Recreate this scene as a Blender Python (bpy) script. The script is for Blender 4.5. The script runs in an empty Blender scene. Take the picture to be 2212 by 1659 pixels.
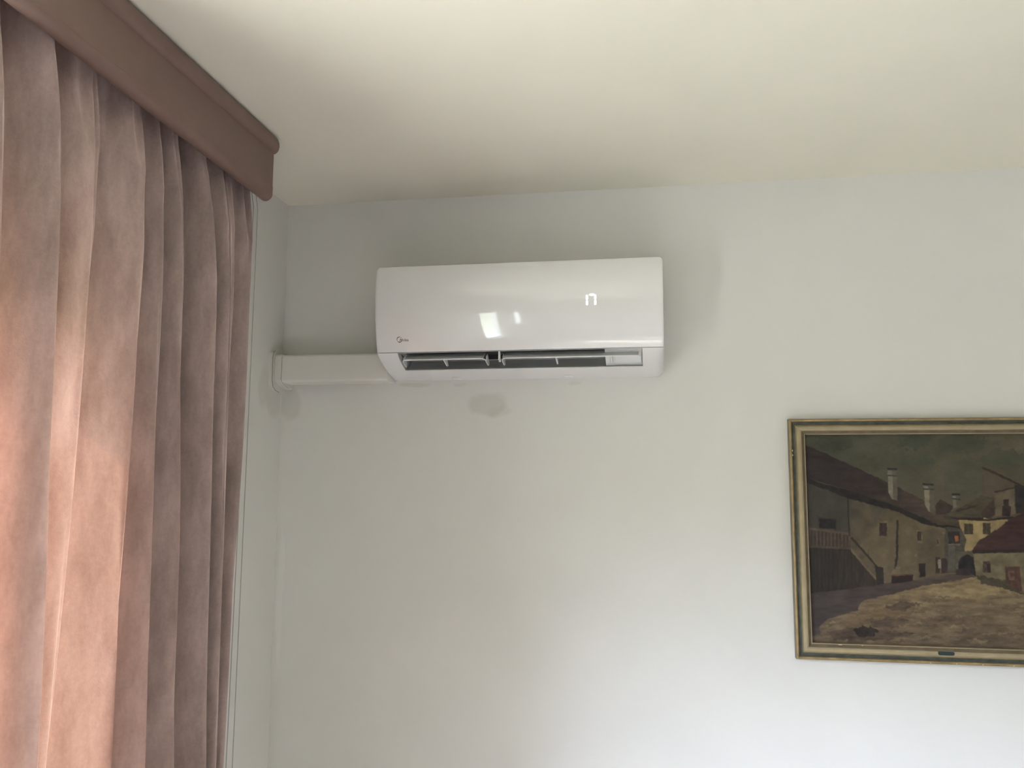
import bpy, bmesh, math, random
import numpy as np
from mathutils import Vector, Matrix
sc = bpy.context.scene
C = sc.collection

# ------------------------------------------------------------------ camera
cam = bpy.data.objects.new('camera', bpy.data.cameras.new('camera'))
C.objects.link(cam)
W = [[0.9862952394828832, 0.1649123031428362, 0.005062889049458892],
     [-0.015141665616048227, 0.12102941364548844, -0.992533430668711],
     [-0.16429373249084586, 0.978854337123126, 0.12186778146611119]]   # rows: right, down, forward
R = Matrix((W[0], [-v for v in W[1]], [-v for v in W[2]])).transposed()
cam.matrix_world = Matrix.Translation((1.07888, -2.35, 1.75666)) @ R.to_4x4()
cam.data.sensor_width = 36.0
cam.data.lens = 1850.0 / 2212.0 * 36.0
cam.data.clip_start = 0.05
sc.camera = cam

# ------------------------------------------------------------------ colour management
sc.view_settings.view_transform = 'Standard'
sc.view_settings.look = 'None'
sc.view_settings.gamma = 1
sc.view_settings.use_curve_mapping = False
sc.view_settings.exposure = 0.59

# ------------------------------------------------------------------ world: bright overcast sky over sunlit greenery
world = bpy.data.worlds.new('world'); sc.world = world
world.use_nodes = True
nt = world.node_tree; nt.nodes.clear()
tc = nt.nodes.new('ShaderNodeTexCoord')
sp = nt.nodes.new('ShaderNodeSeparateXYZ')
cr = nt.nodes.new('ShaderNodeValToRGB')
bg = nt.nodes.new('ShaderNodeBackground')
wo = nt.nodes.new('ShaderNodeOutputWorld')
mr = nt.nodes.new('ShaderNodeMapRange')
mr.inputs['From Min'].default_value = -1; mr.inputs['From Max'].default_value = 1
nt.links.new(tc.outputs['Generated'], sp.inputs[0])
nt.links.new(sp.outputs['Z'], mr.inputs['Value'])
nt.links.new(mr.outputs[0], cr.inputs[0])
nt.links.new(cr.outputs[0], bg.inputs[0])
nt.links.new(bg.outputs[0], wo.inputs[0])
e = cr.color_ramp.elements
e[0].position = 0.0; e[0].color = (0.27, 0.29, 0.28, 1)
e[1].position = 1.0; e[1].color = (0.74, 0.92, 1.2, 1)
for p, c in ((0.50, (0.070, 0.084, 0.062, 1)), (0.56, (0.082, 0.097, 0.073, 1)), (0.60, (0.86, 0.99, 1.27, 1)), (0.75, (0.85, 0.99, 1.30, 1))):
    k = e.new(p); k.color = c
bg.inputs['Strength'].default_value = 70.0

sun = bpy.data.lights.new('sun', 'SUN'); sun.energy = 46.0; sun.angle = math.radians(2.5); sun.color = (0.96, 0.96, 1.0)
so = bpy.data.objects.new('sun', sun); C.objects.link(so)
so.rotation_euler = Vector((0.53, 0.44, -0.72)).to_track_quat('-Z', 'Y').to_euler()

def portal(name, y0, y1, z0, z1):
    l = bpy.data.lights.new(name, 'AREA'); l.shape = 'RECTANGLE'
    l.size = y1 - y0; l.size_y = z1 - z0
    l.cycles.is_portal = True
    o = bpy.data.objects.new(name, l); C.objects.link(o)
    o.matrix_world = Matrix.Translation((-0.075, (y0 + y1) / 2, (z0 + z1) / 2)) @ \
        Matrix(((0, 0, -1), (1, 0, 0), (0, 1, 0))).to_4x4() @ Matrix.Rotation(0, 4, 'X')
    return o
WIN = (-1.78, -0.97, 0.85, 2.14)
WIN2 = (-3.95, -3.20, 0.85, 2.14)
WIN3 = (-5.10, -4.65, 1.3, 2.1)
portal('sky_portal', *WIN)
portal('sky_portal', *WIN2)
portal('sky_portal', *WIN3)

# ------------------------------------------------------------------ helpers
def obj(name, bm, mats, parent=None, smooth=False, angle=None):
    me = bpy.data.meshes.new(name)
    bmesh.ops.recalc_face_normals(bm, faces=bm.faces)
    bm.to_mesh(me); bm.free()
    return wrap(name, me, mats, parent, smooth, angle)
def wrap(name, me, mats, parent=None, smooth=False, angle=None):
    if not isinstance(mats, (list, tuple)): mats = [mats]
    for m in mats: me.materials.append(m)
    if smooth or angle:
        me.polygons.foreach_set('use_smooth', [True] * len(me.polygons))
    if angle: me.set_sharp_from_angle(angle=math.radians(angle))
    o = bpy.data.objects.new(name, me); C.objects.link(o)
    if parent is not None:
        o.parent = parent
        o.matrix_parent_inverse = Matrix.Translation(parent.location).inverted()
    return o
def thing(name, label, cat, loc=(0, 0, 0), group=None):
    o = bpy.data.objects.new(name, None); C.objects.link(o)
    o.location = loc; o.empty_display_size = 0.05
    o['label'] = label; o['category'] = cat
    if group: o['group'] = group
    return o
def box(bm, x0, x1, y0, y1, z0, z1, mi=0):
    v = [bm.verts.new(p) for p in ((x0,y0,z0),(x1,y0,z0),(x1,y1,z0),(x0,y1,z0),(x0,y0,z1),(x1,y0,z1),(x1,y1,z1),(x0,y1,z1))]
    for f in ((3,2,1,0),(4,5,6,7),(0,1,5,4),(1,2,6,5),(2,3,7,6),(3,0,4,7)):
        bm.faces.new([v[i] for i in f]).material_index = mi
def prism_x(bm, prof, x0, x1, mi=0):
    """closed (y,z) profile extruded along x"""
    a = [bm.verts.new((x0, y, z)) for y, z in prof]
    b = [bm.verts.new((x1, y, z)) for y, z in prof]
    n = len(prof)
    for i in range(n):
        bm.faces.new((a[i], a[(i+1) % n], b[(i+1) % n], b[i])).material_index = mi
    bm.faces.new(a[::-1]).material_index = mi
    bm.faces.new(b).material_index = mi
def prism_y(bm, prof, y0, y1, fz=None):
    """closed (x,z) profile extruded along y"""
    fz = fz or (lambda y: 0.0)
    a = [bm.verts.new((x, y0, z + fz(y0))) for x, z in prof]
    b = [bm.verts.new((x, y1, z + fz(y1))) for x, z in prof]
    n = len(prof)
    for i in range(n):
        bm.faces.new((a[i], a[(i+1) % n], b[(i+1) % n], b[i]))
    bm.faces.new(a[::-1]); bm.faces.new(b)
def tube(bm, pts, r, seg=8, mi=0):
    pts = [Vector(p) for p in pts]; rings = []
    for i, p in enumerate(pts):
        t = (pts[min(i+1, len(pts)-1)] - pts[max(i-1, 0)]).normalized()
        ref = Vector((0, 1, 0)) if abs(t.y) < 0.9 else Vector((1, 0, 0))
        u = t.cross(ref).normalized(); w = t.cross(u)
        rings.append([bm.verts.new(p + r * (math.cos(a) * u + math.sin(a) * w))
                      for a in [2 * math.pi * k / seg for k in range(seg)]])
    for a, b in zip(rings, rings[1:]):
        for k in range(seg):
            bm.faces.new((a[k], a[(k+1) % seg], b[(k+1) % seg], b[k])).material_index = mi
    bm.faces.new(rings[0][::-1]); bm.faces.new(rings[-1])
def apply_mods(o):
    dg = bpy.context.evaluated_depsgraph_get()
    me = bpy.data.meshes.new_from_object(o.evaluated_get(dg))
    o.modifiers.clear(); old = o.data; o.data = me
    bpy.data.meshes.remove(old)
def bevel(o, w, seg=3, ang=40):
    m = o.modifiers.new('bevel', 'BEVEL'); m.width = w; m.segments = seg
    m.limit_method = 'ANGLE'; m.angle_limit = math.radians(ang)
def lin(c):
    return tuple(((v/255)/12.92 if v/255 <= 0.04045 else ((v/255+0.055)/1.055)**2.4) for v in c)

# ------------------------------------------------------------------ materials
def mat(name, col, rough=0.6, metal=0.0, spec=0.5, coat=0.0, coat_rough=0.05,
        noise=None, bump=None, sheen=0.0):
    """noise=(scale, amount)  bump=(scale, strength, distance)"""
    m = bpy.data.materials.new(name); m.use_nodes = True
    n = m.node_tree; b = n.nodes['Principled BSDF']
    b.inputs['Base Color'].default_value = (*col, 1)
    b.inputs['Roughness'].default_value = rough
    b.inputs['Metallic'].default_value = metal
    b.inputs['Specular IOR Level'].default_value = spec
    b.inputs['Coat Weight'].default_value = coat
    b.inputs['Coat Roughness'].default_value = coat_rough
    b.inputs['Sheen Weight'].default_value = sheen
    t = n.nodes.new('ShaderNodeTexCoord')
    if noise:
        q = n.nodes.new('ShaderNodeTexNoise'); q.inputs['Scale'].default_value = noise[0]
        q.inputs['Detail'].default_value = 5
        n.links.new(t.outputs['Object'], q.inputs['Vector'])
        r = n.nodes.new('ShaderNodeMapRange')
        r.inputs['From Min'].default_value = 0.3; r.inputs['From Max'].default_value = 0.7
        r.inputs['To Min'].default_value = 1 - noise[1]; r.inputs['To Max'].default_value = 1 + noise[1]
        n.links.new(q.outputs['Fac'], r.inputs['Value'])
        mx = n.nodes.new('ShaderNodeVectorMath'); mx.operation = 'SCALE'
        mx.inputs[0].default_value = col
        n.links.new(r.outputs[0], mx.inputs['Scale'])
        n.links.new(mx.outputs[0], b.inputs['Base Color'])
    if bump:
        q = n.nodes.new('ShaderNodeTexNoise'); q.inputs['Scale'].default_value = bump[0]
        q.inputs['Detail'].default_value = 4
        n.links.new(t.outputs['Object'], q.inputs['Vector'])
        bp = n.nodes.new('ShaderNodeBump'); bp.inputs['Strength'].default_value = bump[1]
        bp.inputs['Distance'].default_value = bump[2]
        n.links.new(q.outputs['Fac'], bp.inputs['Height'])
        n.links.new(bp.outputs[0], b.inputs['Normal'])
    return m

def plaster(name, base, spots=()):
    """painted plaster with faint mottling, unevenness and stains. spots: (centre, radii, colour, strength, wobble)"""
    m = bpy.data.materials.new(name); m.use_nodes = True
    n = m.node_tree; b = n.nodes['Principled BSDF']
    b.inputs['Roughness'].default_value = 0.75
    b.inputs['Specular IOR Level'].default_value = 0.25
    t = n.nodes.new('ShaderNodeTexCoord')
    def noise(scale, det=4, dist=0.0):
        q = n.nodes.new('ShaderNodeTexNoise'); q.inputs['Scale'].default_value = scale
        q.inputs['Detail'].default_value = det; q.inputs['Distortion'].default_value = dist
        n.links.new(t.outputs['Object'], q.inputs['Vector']); return q
    q = noise(2.2, 5, 0.6)
    r = n.nodes.new('ShaderNodeValToRGB')
    r.color_ramp.elements[0].position = 0.35; r.color_ramp.elements[1].position = 0.68
    r.color_ramp.elements[0].color = (*[v * 0.965 for v in base], 1)
    r.color_ramp.elements[1].color = (*base, 1)
    n.links.new(q.outputs['Fac'], r.inputs[0])
    col = r.outputs[0]
    for cen, rad, c, st, wob in spots:
        mp = n.nodes.new('ShaderNodeVectorMath'); mp.operation = 'SUBTRACT'
        mp.inputs[1].default_value = cen
        nz = noise(14, 3)
        ad = n.nodes.new('ShaderNodeVectorMath'); ad.operation = 'MULTIPLY_ADD'
        ad.inputs[1].default_value = (wob,) * 3
        n.links.new(nz.outputs['Color'], ad.inputs[0]); n.links.new(t.outputs['Object'], ad.inputs[2])
        ad2 = n.nodes.new('ShaderNodeVectorMath'); ad2.operation = 'SUBTRACT'
        ad2.inputs[1].default_value = (wob * .5,) * 3
        n.links.new(ad.outputs[0], ad2.inputs[0])
        n.links.new(ad2.outputs[0], mp.inputs[0])
        dv = n.nodes.new('ShaderNodeVectorMath'); dv.operation = 'DIVIDE'; dv.inputs[1].default_value = rad
        n.links.new(mp.outputs[0], dv.inputs[0])
        ln = n.nodes.new('ShaderNodeVectorMath'); ln.operation = 'LENGTH'
        n.links.new(dv.outputs[0], ln.inputs[0])
        mr = n.nodes.new('ShaderNodeMapRange')
        mr.inputs['From Min'].default_value = 1.08; mr.inputs['From Max'].default_value = 0.75
        mr.inputs['To Max'].default_value = st
        n.links.new(ln.outputs['Value'], mr.inputs['Value'])
        mx = n.nodes.new('ShaderNodeMix'); mx.data_type = 'RGBA'
        n.links.new(mr.outputs[0], mx.inputs['Factor']); n.links.new(col, mx.inputs['A'])
        mx.inputs['B'].default_value = (*c, 1)
        col = mx.outputs['Result']
    n.links.new(col, b.inputs['Base Color'])
    q1 = noise(5, 3); q2 = noise(130, 3)
    b1 = n.nodes.new('ShaderNodeBump'); b1.inputs['Strength'].default_value = 0.35; b1.inputs['Distance'].default_value = 0.006
    b2 = n.nodes.new('ShaderNodeBump'); b2.inputs['Strength'].default_value = 0.15; b2.inputs['Distance'].default_value = 0.001
    n.links.new(q1.outputs['Fac'], b1.inputs['Height']); n.links.new(q2.outputs['Fac'], b2.inputs['Height'])
    n.links.new(b1.outputs[0], b2.inputs['Normal']); n.links.new(b2.outputs[0], b.inputs['Normal'])
    return m

WALL = (0.738, 0.722, 0.684)
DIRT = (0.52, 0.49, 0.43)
M = {}
M['wall_back'] = plaster('back wall plaster', WALL, [
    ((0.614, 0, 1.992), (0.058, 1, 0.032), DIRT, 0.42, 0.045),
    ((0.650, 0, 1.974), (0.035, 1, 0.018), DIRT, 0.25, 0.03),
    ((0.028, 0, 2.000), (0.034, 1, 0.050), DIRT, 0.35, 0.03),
    ((0.018, 0, 1.45), (0.012, 1, 0.20), (0.80, 0.79, 0.76), 0.5, 0.03),
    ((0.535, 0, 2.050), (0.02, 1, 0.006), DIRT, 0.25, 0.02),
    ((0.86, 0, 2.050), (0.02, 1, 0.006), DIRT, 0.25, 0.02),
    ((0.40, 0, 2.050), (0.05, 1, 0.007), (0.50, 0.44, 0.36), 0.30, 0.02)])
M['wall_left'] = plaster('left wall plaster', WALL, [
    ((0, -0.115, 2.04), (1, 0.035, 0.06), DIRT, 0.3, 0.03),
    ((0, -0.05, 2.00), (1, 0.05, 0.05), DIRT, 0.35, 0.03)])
M['wall'] = plaster('room plaster', (0.42, 0.405, 0.37))
M['ceiling'] = plaster('ceiling plaster', (0.80, 0.765, 0.655))
M['floor'] = mat('oak parquet', (0.34, 0.295, 0.245), 0.4, noise=(6, 0.2))
M['white_trim'] = mat('white window paint', (0.78, 0.78, 0.76), 0.35)
M['pelmet'] = mat('brown painted pelmet', lin((122, 98, 88)), 0.42, spec=0.4, noise=(30, 0.03), bump=(60, 0.05, 0.001))
M['rail'] = mat('white rail', (0.6, 0.6, 0.58), 0.4)
M['cord'] = mat('grey cord', (0.45, 0.44, 0.42), 0.7)
M['ac_gloss'] = mat('glossy white plastic', (0.80, 0.785, 0.775), 0.22, spec=0.5, coat=1.0, coat_rough=0.02)
M['ac_white'] = mat('satin white plastic', (0.78, 0.77, 0.765), 0.35)
M['ac_inner'] = mat('light grey plastic', (0.82, 0.81, 0.80), 0.4)
M['ac_vane'] = mat('pale vane plastic', (0.74, 0.74, 0.74), 0.35)
M['ac_dark'] = mat('dark fan and outlet shade', (0.05, 0.055, 0.06), 0.8)  # fan colour; on the outlet sheets it paints the darkness inside
M['logo'] = mat('dark logo print', (0.10, 0.085, 0.07), 0.4)
M['duct'] = mat('painted trunking', (0.70, 0.675, 0.625), 0.6, noise=(5, 0.04), bump=(8, 0.1, 0.002))
M['seam'] = mat('dark joint', (0.16, 0.13, 0.11), 0.8)
M['gilt'] = mat('worn gilding', (0.33, 0.235, 0.11), 0.42, metal=0.35, noise=(45, 0.3))
M['champagne'] = mat('champagne frame', (0.36, 0.29, 0.18), 0.42, metal=0.15, noise=(25, 0.12))
M['patina'] = mat('dark green patina', (0.055, 0.058, 0.046), 0.6, noise=(60, 0.4))
M['umber'] = mat('umber frame step', (0.13, 0.095, 0.055), 0.55, noise=(60, 0.2))
M['side'] = mat('frame side wood', (0.20, 0.165, 0.12), 0.6, noise=(30, 0.2))
M['plate'] = mat('dark nameplate', (0.03, 0.05, 0.048), 0.35, metal=0.3)
def led():
    m = bpy.data.materials.new('display light'); m.use_nodes = True
    b = m.node_tree.nodes['Principled BSDF']
    b.inputs['Base Color'].default_value = (0.9, 0.95, 1, 1)
    b.inputs['Emission Color'].default_value = (0.93, 0.97, 1, 1)
    b.inputs['Emission Strength'].default_value = 1.6
    return m
M['led'] = led()
def glass():
    m = bpy.data.materials.new('window glass'); m.use_nodes = True
    n = m.node_tree; n.nodes.clear()
    tr = n.nodes.new('ShaderNodeBsdfTransparent'); gl = n.nodes.new('ShaderNodeBsdfGlossy')
    gl.inputs['Roughness'].default_value = 0.02
    mx = n.nodes.new('ShaderNodeMixShader'); o = n.nodes.new('ShaderNodeOutputMaterial')
    mx.inputs[0].default_value = 0.06; n.links.new(tr.outputs[0], mx.inputs[1]); n.links.new(gl.outputs[0], mx.inputs[2])
    n.links.new(mx.outputs[0], o.inputs[0]); return m
M['glass'] = glass()
def curtain_mat():
    m = bpy.data.materials.new('dusty rose velvet'); m.use_nodes = True
    n = m.node_tree; n.nodes.clear()
    t = n.nodes.new('ShaderNodeTexCoord')
    mp = n.nodes.new('ShaderNodeMapping'); mp.inputs['Scale'].default_value = (1, 1, 0.35)
    n.links.new(t.outputs['Object'], mp.inputs[0])
    q = n.nodes.new('ShaderNodeTexNoise'); q.inputs['Scale'].default_value = 16; q.inputs['Detail'].default_value = 8; q.inputs['Roughness'].default_value = 0.65
    n.links.new(mp.outputs[0], q.inputs['Vector'])
    r = n.nodes.new('ShaderNodeValToRGB')
    r.color_ramp.elements[0].position = 0.3; r.color_ramp.elements[1].position = 0.72
    r.color_ramp.elements[0].color = (0.31, 0.232, 0.215, 1); r.color_ramp.elements[1].color = (0.55, 0.430, 0.400, 1)
    n.links.new(q.outputs['Fac'], r.inputs[0])
    q5 = n.nodes.new('ShaderNodeTexNoise'); q5.inputs['Scale'].default_value = 150; q5.inputs['Detail'].default_value = 6
    n.links.new(t.outputs['Object'], q5.inputs['Vector'])
    ad5 = n.nodes.new('ShaderNodeMath'); ad5.operation = 'MULTIPLY_ADD'; ad5.inputs[1].default_value = 0.16
    n.links.new(q5.outputs['Fac'], ad5.inputs[0]); n.links.new(q.outputs['Fac'], ad5.inputs[2])
    sb5 = n.nodes.new('ShaderNodeMath'); sb5.operation = 'SUBTRACT'; sb5.inputs[1].default_value = 0.08
    n.links.new(ad5.outputs[0], sb5.inputs[0]); n.links.new(sb5.outputs[0], r.inputs[0])
    d = n.nodes.new('ShaderNodeBsdfDiffuse'); d.inputs['Roughness'].default_value = 0.5
    n.links.new(r.outputs[0], d.inputs[0])
    tl = n.nodes.new('ShaderNodeBsdfTranslucent')
    r2 = n.nodes.new('ShaderNodeValToRGB')
    r2.color_ramp.elements[0].position = 0.3; r2.color_ramp.elements[1].position = 0.72
    r2.color_ramp.elements[0].color = (0.46, 0.22, 0.13, 1); r2.color_ramp.elements[1].color = (0.62, 0.34, 0.21, 1)
    n.links.new(sb5.outputs[0], r2.inputs[0]); n.links.new(r2.outputs[0], tl.inputs[0])
    sh = n.nodes.new('ShaderNodeBsdfSheen'); sh.inputs['Color'].default_value = (0.55, 0.48, 0.46, 1); sh.inputs['Roughness'].default_value = 0.4
    m1 = n.nodes.new('ShaderNodeMixShader'); m1.inputs[0].default_value = 0.052
    n.links.new(d.outputs[0], m1.inputs[1]); n.links.new(tl.outputs[0], m1.inputs[2])
    ad = n.nodes.new('ShaderNodeAddShader')
    n.links.new(m1.outputs[0], ad.inputs[0]); n.links.new(sh.outputs[0], ad.inputs[1])
    # fine linen weave
    q3 = n.nodes.new('ShaderNodeTexNoise'); q3.inputs['Scale'].default_value = 320; q3.inputs['Detail'].default_value = 3
    n.links.new(t.outputs['Object'], q3.inputs['Vector'])
    bp = n.nodes.new('ShaderNodeBump'); bp.inputs['Strength'].default_value = 0.5; bp.inputs['Distance'].default_value = 0.0012
    n.links.new(q3.outputs['Fac'], bp.inputs['Height'])
    for k in (d, tl): n.links.new(bp.outputs[0], k.inputs['Normal'])
    o = n.nodes.new('ShaderNodeOutputMaterial'); n.links.new(ad.outputs[0], o.inputs[0])
    return m
M['curtain'] = curtain_mat()

# ------------------------------------------------------------------ room shell
RX, RY, H = 4.2, -5.8, 2.6
def struct(name, bm, m, **k):
    o = obj(name, bm, m, **k); o['kind'] = 'structure'; return o
b = bmesh.new(); box(b, -0.25, RX + 0.25, RY - 0.25, 0.25, -0.15, 0); struct('floor', b, M['floor'])
b = bmesh.new(); box(b, -0.25, RX + 0.25, RY - 0.25, 0.25, H, H + 0.15); struct('ceiling', b, M['ceiling'])
b = bmesh.new(); box(b, -0.25, RX + 0.25, 0, 0.25, 0, H); struct('wall_back', b, M['wall_back'])
b = bmesh.new(); box(b, RX, RX + 0.25, RY, 0, 0, H); struct('wall_right', b, M['wall'])
b = bmesh.new(); box(b, -0.25, RX + 0.25, RY - 0.25, RY, 0, H); struct('wall_front', b, M['wall'])
b = bmesh.new()
yy = 0
for w in (WIN, WIN2, WIN3):
    box(b, -0.07, 0, w[1], yy, 0, H)
    box(b, -0.07, 0, w[0], w[1], 0, w[2]); box(b, -0.07, 0, w[0], w[1], w[3], H)
    yy = w[0]
box(b, -0.07, 0, RY, yy, 0, H)
struct('wall_left', b, M['wall_left'])
b = bmesh.new(); box(b, 0, RX, -0.015, 0, 0, 0.08); struct('baseboard_back', b, M['white_trim'])

def window(name, w, mull):
    y0, y1, z0, z1 = w
    f = bmesh.new(); t = 0.055
    box(f, -0.055, -0.015, y0, y1, z0, z0 + t); box(f, -0.055, -0.015, y0, y1, z1 - t, z1)
    box(f, -0.055, -0.015, y0, y0 + t, z0 + t, z1 - t); box(f, -0.055, -0.015, y1 - t, y1, z0 + t, z1 - t)
    for k in mull:
        yy = y0 + (y1 - y0) * k
        box(f, -0.053, -0.017, yy - 0.03, yy + 0.03, z0 + t, z1 - t)
    r = struct(name, f, M['white_trim'])
    g = bmesh.new()
    box(g, -0.037, -0.033, y0 + t, y1 - t, z0 + t, z1 - t)
    obj('pane', g, M['glass'], r)
    s = bmesh.new(); box(s, -0.015, 0.04, y0 - 0.03, y1 + 0.03, z0 - 0.03, z0); obj('sill', s, M['white_trim'], r)
    return r
window('window_1', WIN, ())
window('window_2', WIN2, ())
w2 = window('window_3', WIN3, ())
for k in range(6):
    s = bmesh.new(); zz = WIN3[2] + 0.1 + k * 0.14
    box(s, -0.012, -0.002, WIN3[0] + 0.02, WIN3[1] - 0.02, zz, zz + 0.02); obj('slat', s, M['white_trim'], w2)

# ------------------------------------------------------------------ pelmet over the curtain
PY0, PY1 = -4.25, -0.490
fz = lambda y: 0.0175 * min(1.0, max(0.0, (-y - 0.49)))      # the board sags a touch towards its end
pel = thing('curtain_pelmet', 'brown painted wooden pelmet running along the ceiling above the curtain', 'pelmet', (0.10, PY1, H))
b = bmesh.new()
prof = [(0.160, 2.580), (0.160, 2.470), (0.170, 2.470), (0.1825, 2.4705), (0.1825, 2.580)]
prism_y(b, prof, PY0, PY1 - 0.002)
board = obj('front_board', b, M['pelmet'], pel)
b = bmesh.new()
cy, cz, ra = 0.1655, 2.4555, 0.017
lip = [(0.1825, 2.474)] + [(cy + ra * math.cos(a), cz + ra * 0.95 * math.sin(a)) for a in [math.radians(d) for d in range(10, -140, -12)]] + [(0.146, 2.452), (0.146, 2.474)]
a0 = len(b.verts)
n0 = 16
ring = []
for i in range(n0 + 1):
    y = PY1 + (PY0 - PY1) * (i / n0) ** 1.5
    ring.append([b.verts.new((x, y, z + fz(y))) for x, z in lip])
for a, c in zip(ring, ring[1:]):
    for k in range(len(lip)): b.faces.new((a[k], a[(k+1) % len(lip)], c[(k+1) % len(lip)], c[k]))
b.faces.new(ring[0][::-1]); b.faces.new(ring[-1])
lipo = obj('bottom_moulding', b, M['pelmet'], pel, angle=40)
b = bmesh.new()
cor = [(0.150, 2.5995), (0.183, 2.5995), (0.190, 2.592), (0.1935, 2.583), (0.1945, 2.574), (0.1925, 2.565), (0.188, 2.559), (0.1825, 2.556), (0.150, 2.556)]
prism_y(b, cor, PY0, PY1 + 0.004)
o = obj('top_moulding', b, M['pelmet'], pel, angle=30); bevel(o, 0.002, 2, 50)
b = bmesh.new(); box(b, 0.002, 0.150, PY1 - 0.018, PY1, 2.474, 2.58); obj('end_board', b, M['pelmet'], pel)
b = bmesh.new(); box(b, 0.085, 0.125, PY0 + 0.05, PY1 - 0.02, 2.555, 2.5995); obj('curtain_rail', b, M['rail'], pel)

# ------------------------------------------------------------------ curtain
# ridge tips: (y at z=2.3, y at z=1.2, x of tip, x of valley after it, sharpness)
ridges = [(-1.350, -1.285, .125, .095, .3),
          (-1.283, -1.229, .140, .088, .6), (-1.202, -1.167, .176, .065, 1), (-1.085, -1.117, .152, .100, .55),
          (-0.963, -0.967, .162, .030, 1), (-0.872, -0.827, .142, .090, .5), (-0.814, -0.752, .152, .010, .8),
          (-0.715, -0.651, .164, .045, 1), (-0.645, -0.602, .160, .065, 1), (-0.603, -0.578, .150, .095, .5),
          (-0.508, -0.553, .150, .075, .9)]
def catmull(P, n):
    P = np.array(P); out = []
    for i in range(1, len(P) - 2):
        p0, p1, p2, p3 = P[i-1], P[i], P[i+1], P[i+2]
        for k in range(n):
            t = k / n
            out.append(0.5 * ((2*p1) + (-p0+p2)*t + (2*p0-5*p1+4*p2-p3)*t*t + (-p0+3*p1-3*p2+p3)*t**3))
    out.append(P[-2]); return np.array(out)
def curtain_section(z):
    t = (2.3 - z) / 1.1
    pts = []
    ys = [a + (b_ - a) * t for a, b_, *_ in ridges]
    top = max(0.0, min(1.0, (z - 2.2) / 0.35))                 # gathered, shallower at the heading
    head = max(0.0, min(1.0, (z - 2.34) / 0.12))               # drawn back to the rail behind the pelmet
    for i, (_, _, xr, xv, s) in enumerate(ridges):
        y = ys[i]; ny = ys[i+1] if i + 1 < len(ridges) else y + 0.06
        gap = ny - y
        w = 1 - 0.30 * top
        c = 0.105 - 0.014 * head
        xr_ = c + (xr - 0.105) * w; xv_ = c + (xv - 0.105) * w
        soft = max(0.0, min(1.0, (2.15 - z) / 0.5)) if i in (4, 5, 6) else 0.0     # these folds open out lower down
        pts.append((y - 0.010, xr_ - 0.004))
        if soft > 0:
            L_ = lambda a, b_: a * (1 - soft) + b_ * soft
            d_ = xr_ - xv_
            pts.append((L_(y, y - 0.002), xr_))
            pts.append((L_(y + 0.004 + 0.014 * (1 - s), y + gap * 0.20), L_(xr_ - 0.012 * (0.4 + s), xr_ - d_ * 0.30)))
            pts.append((L_(y + gap * (0.20 + 0.15 * (1 - s)), y + gap * 0.46), L_(xv_, xr_ - d_ * 0.80)))
            pts.append((L_(y + gap * 0.58, y + gap * 0.68), L_(xv_ + 0.36 * d_, xr_ - d_ * 0.45)))
            continue
        pts.append((y, xr_))
        pts.append((y + 0.004 + 0.014 * (1 - s), xr_ - 0.012 * (0.4 + s)))
        pts.append((y + gap * (0.20 + 0.15 * (1 - s)), xv_))
        pts.append((y + gap * 0.58, xv_ + (0.62 if gap > 0.09 else 0.36) * (xr_ - xv_) * (0.9 + 0.15 * math.sin(i * 2.3 + z * 1.7))))
    pts = pts[:-2]
    yl = ys[-1]
    pts += [(yl + 0.012, 0.100), (yl + 0.010, 0.060), (yl - 0.01, 0.035), (yl - 0.03, 0.030)]
    pts = [(pts[0][0] - 0.02, pts[0][1])] + pts + [(pts[-1][0] - 0.01, pts[-1][1])]
    return catmull(pts, 6)
zs = [2.553 - (2.553 - 0.03) * (i / 70.0) for i in range(71)]
rng = random.Random(4)
me = bpy.data.meshes.new('curtain')
V = []; F = []; nc = None
for i, z in enumerate(zs):
    S = curtain_section(z); nc = len(S)
    for k in range(nc):
        y, x = S[k]
        u = k / nc * 60
        x += 0.0030 * math.sin(u * 1.3 + z * 3.1) * math.sin(z * 4.3 + u * .7) + 0.0015 * math.sin(u * 3.7 + z * 11)
        y += 0.003 * math.sin(z * 2.7 + u * 0.9)
        if z > 2.30: x += 0.005 * math.sin(u * 5.1 + 1.0) * min(1, (z - 2.30) / 0.1)
        V.append((x, y, z))
for i in range(len(zs) - 1):
    for k in range(nc - 1):
        F.append((i*nc + k, i*nc + k + 1, (i+1)*nc + k + 1, (i+1)*nc + k))
me.from_pydata(V, [], F)
cur = wrap('curtain', me, M['curtain'], smooth=True)
cur['label'] = 'dusty rose velvet curtain hanging in deep folds below the brown pelmet'
cur['category'] = 'curtain'

# draw cords hanging at the curtain's edge
for (yt, yb, xt, lab) in ((-0.4825, -0.4975, 0.131, 'thin grey draw cord nearer the curtain edge'),
                     (-0.4640, -0.4720, 0.133, 'thin grey draw cord farther from the curtain edge')):
    b = bmesh.new()
    tube(b, [(xt - 0.03, yt, 2.5995), (xt - 0.012, yt, 2.50), (xt, yt, 2.43), (xt, yt + (yb - yt) * .5 + 0.001, 1.8), (xt, yb, 1.15), (xt, yb, 0.4)], 0.0011, 8)
    o = obj('draw_cord', b, M['cord'], smooth=True)
    o['label'] = lab; o['category'] = 'cord'; o['group'] = 'draw cords beside the curtain'

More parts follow.
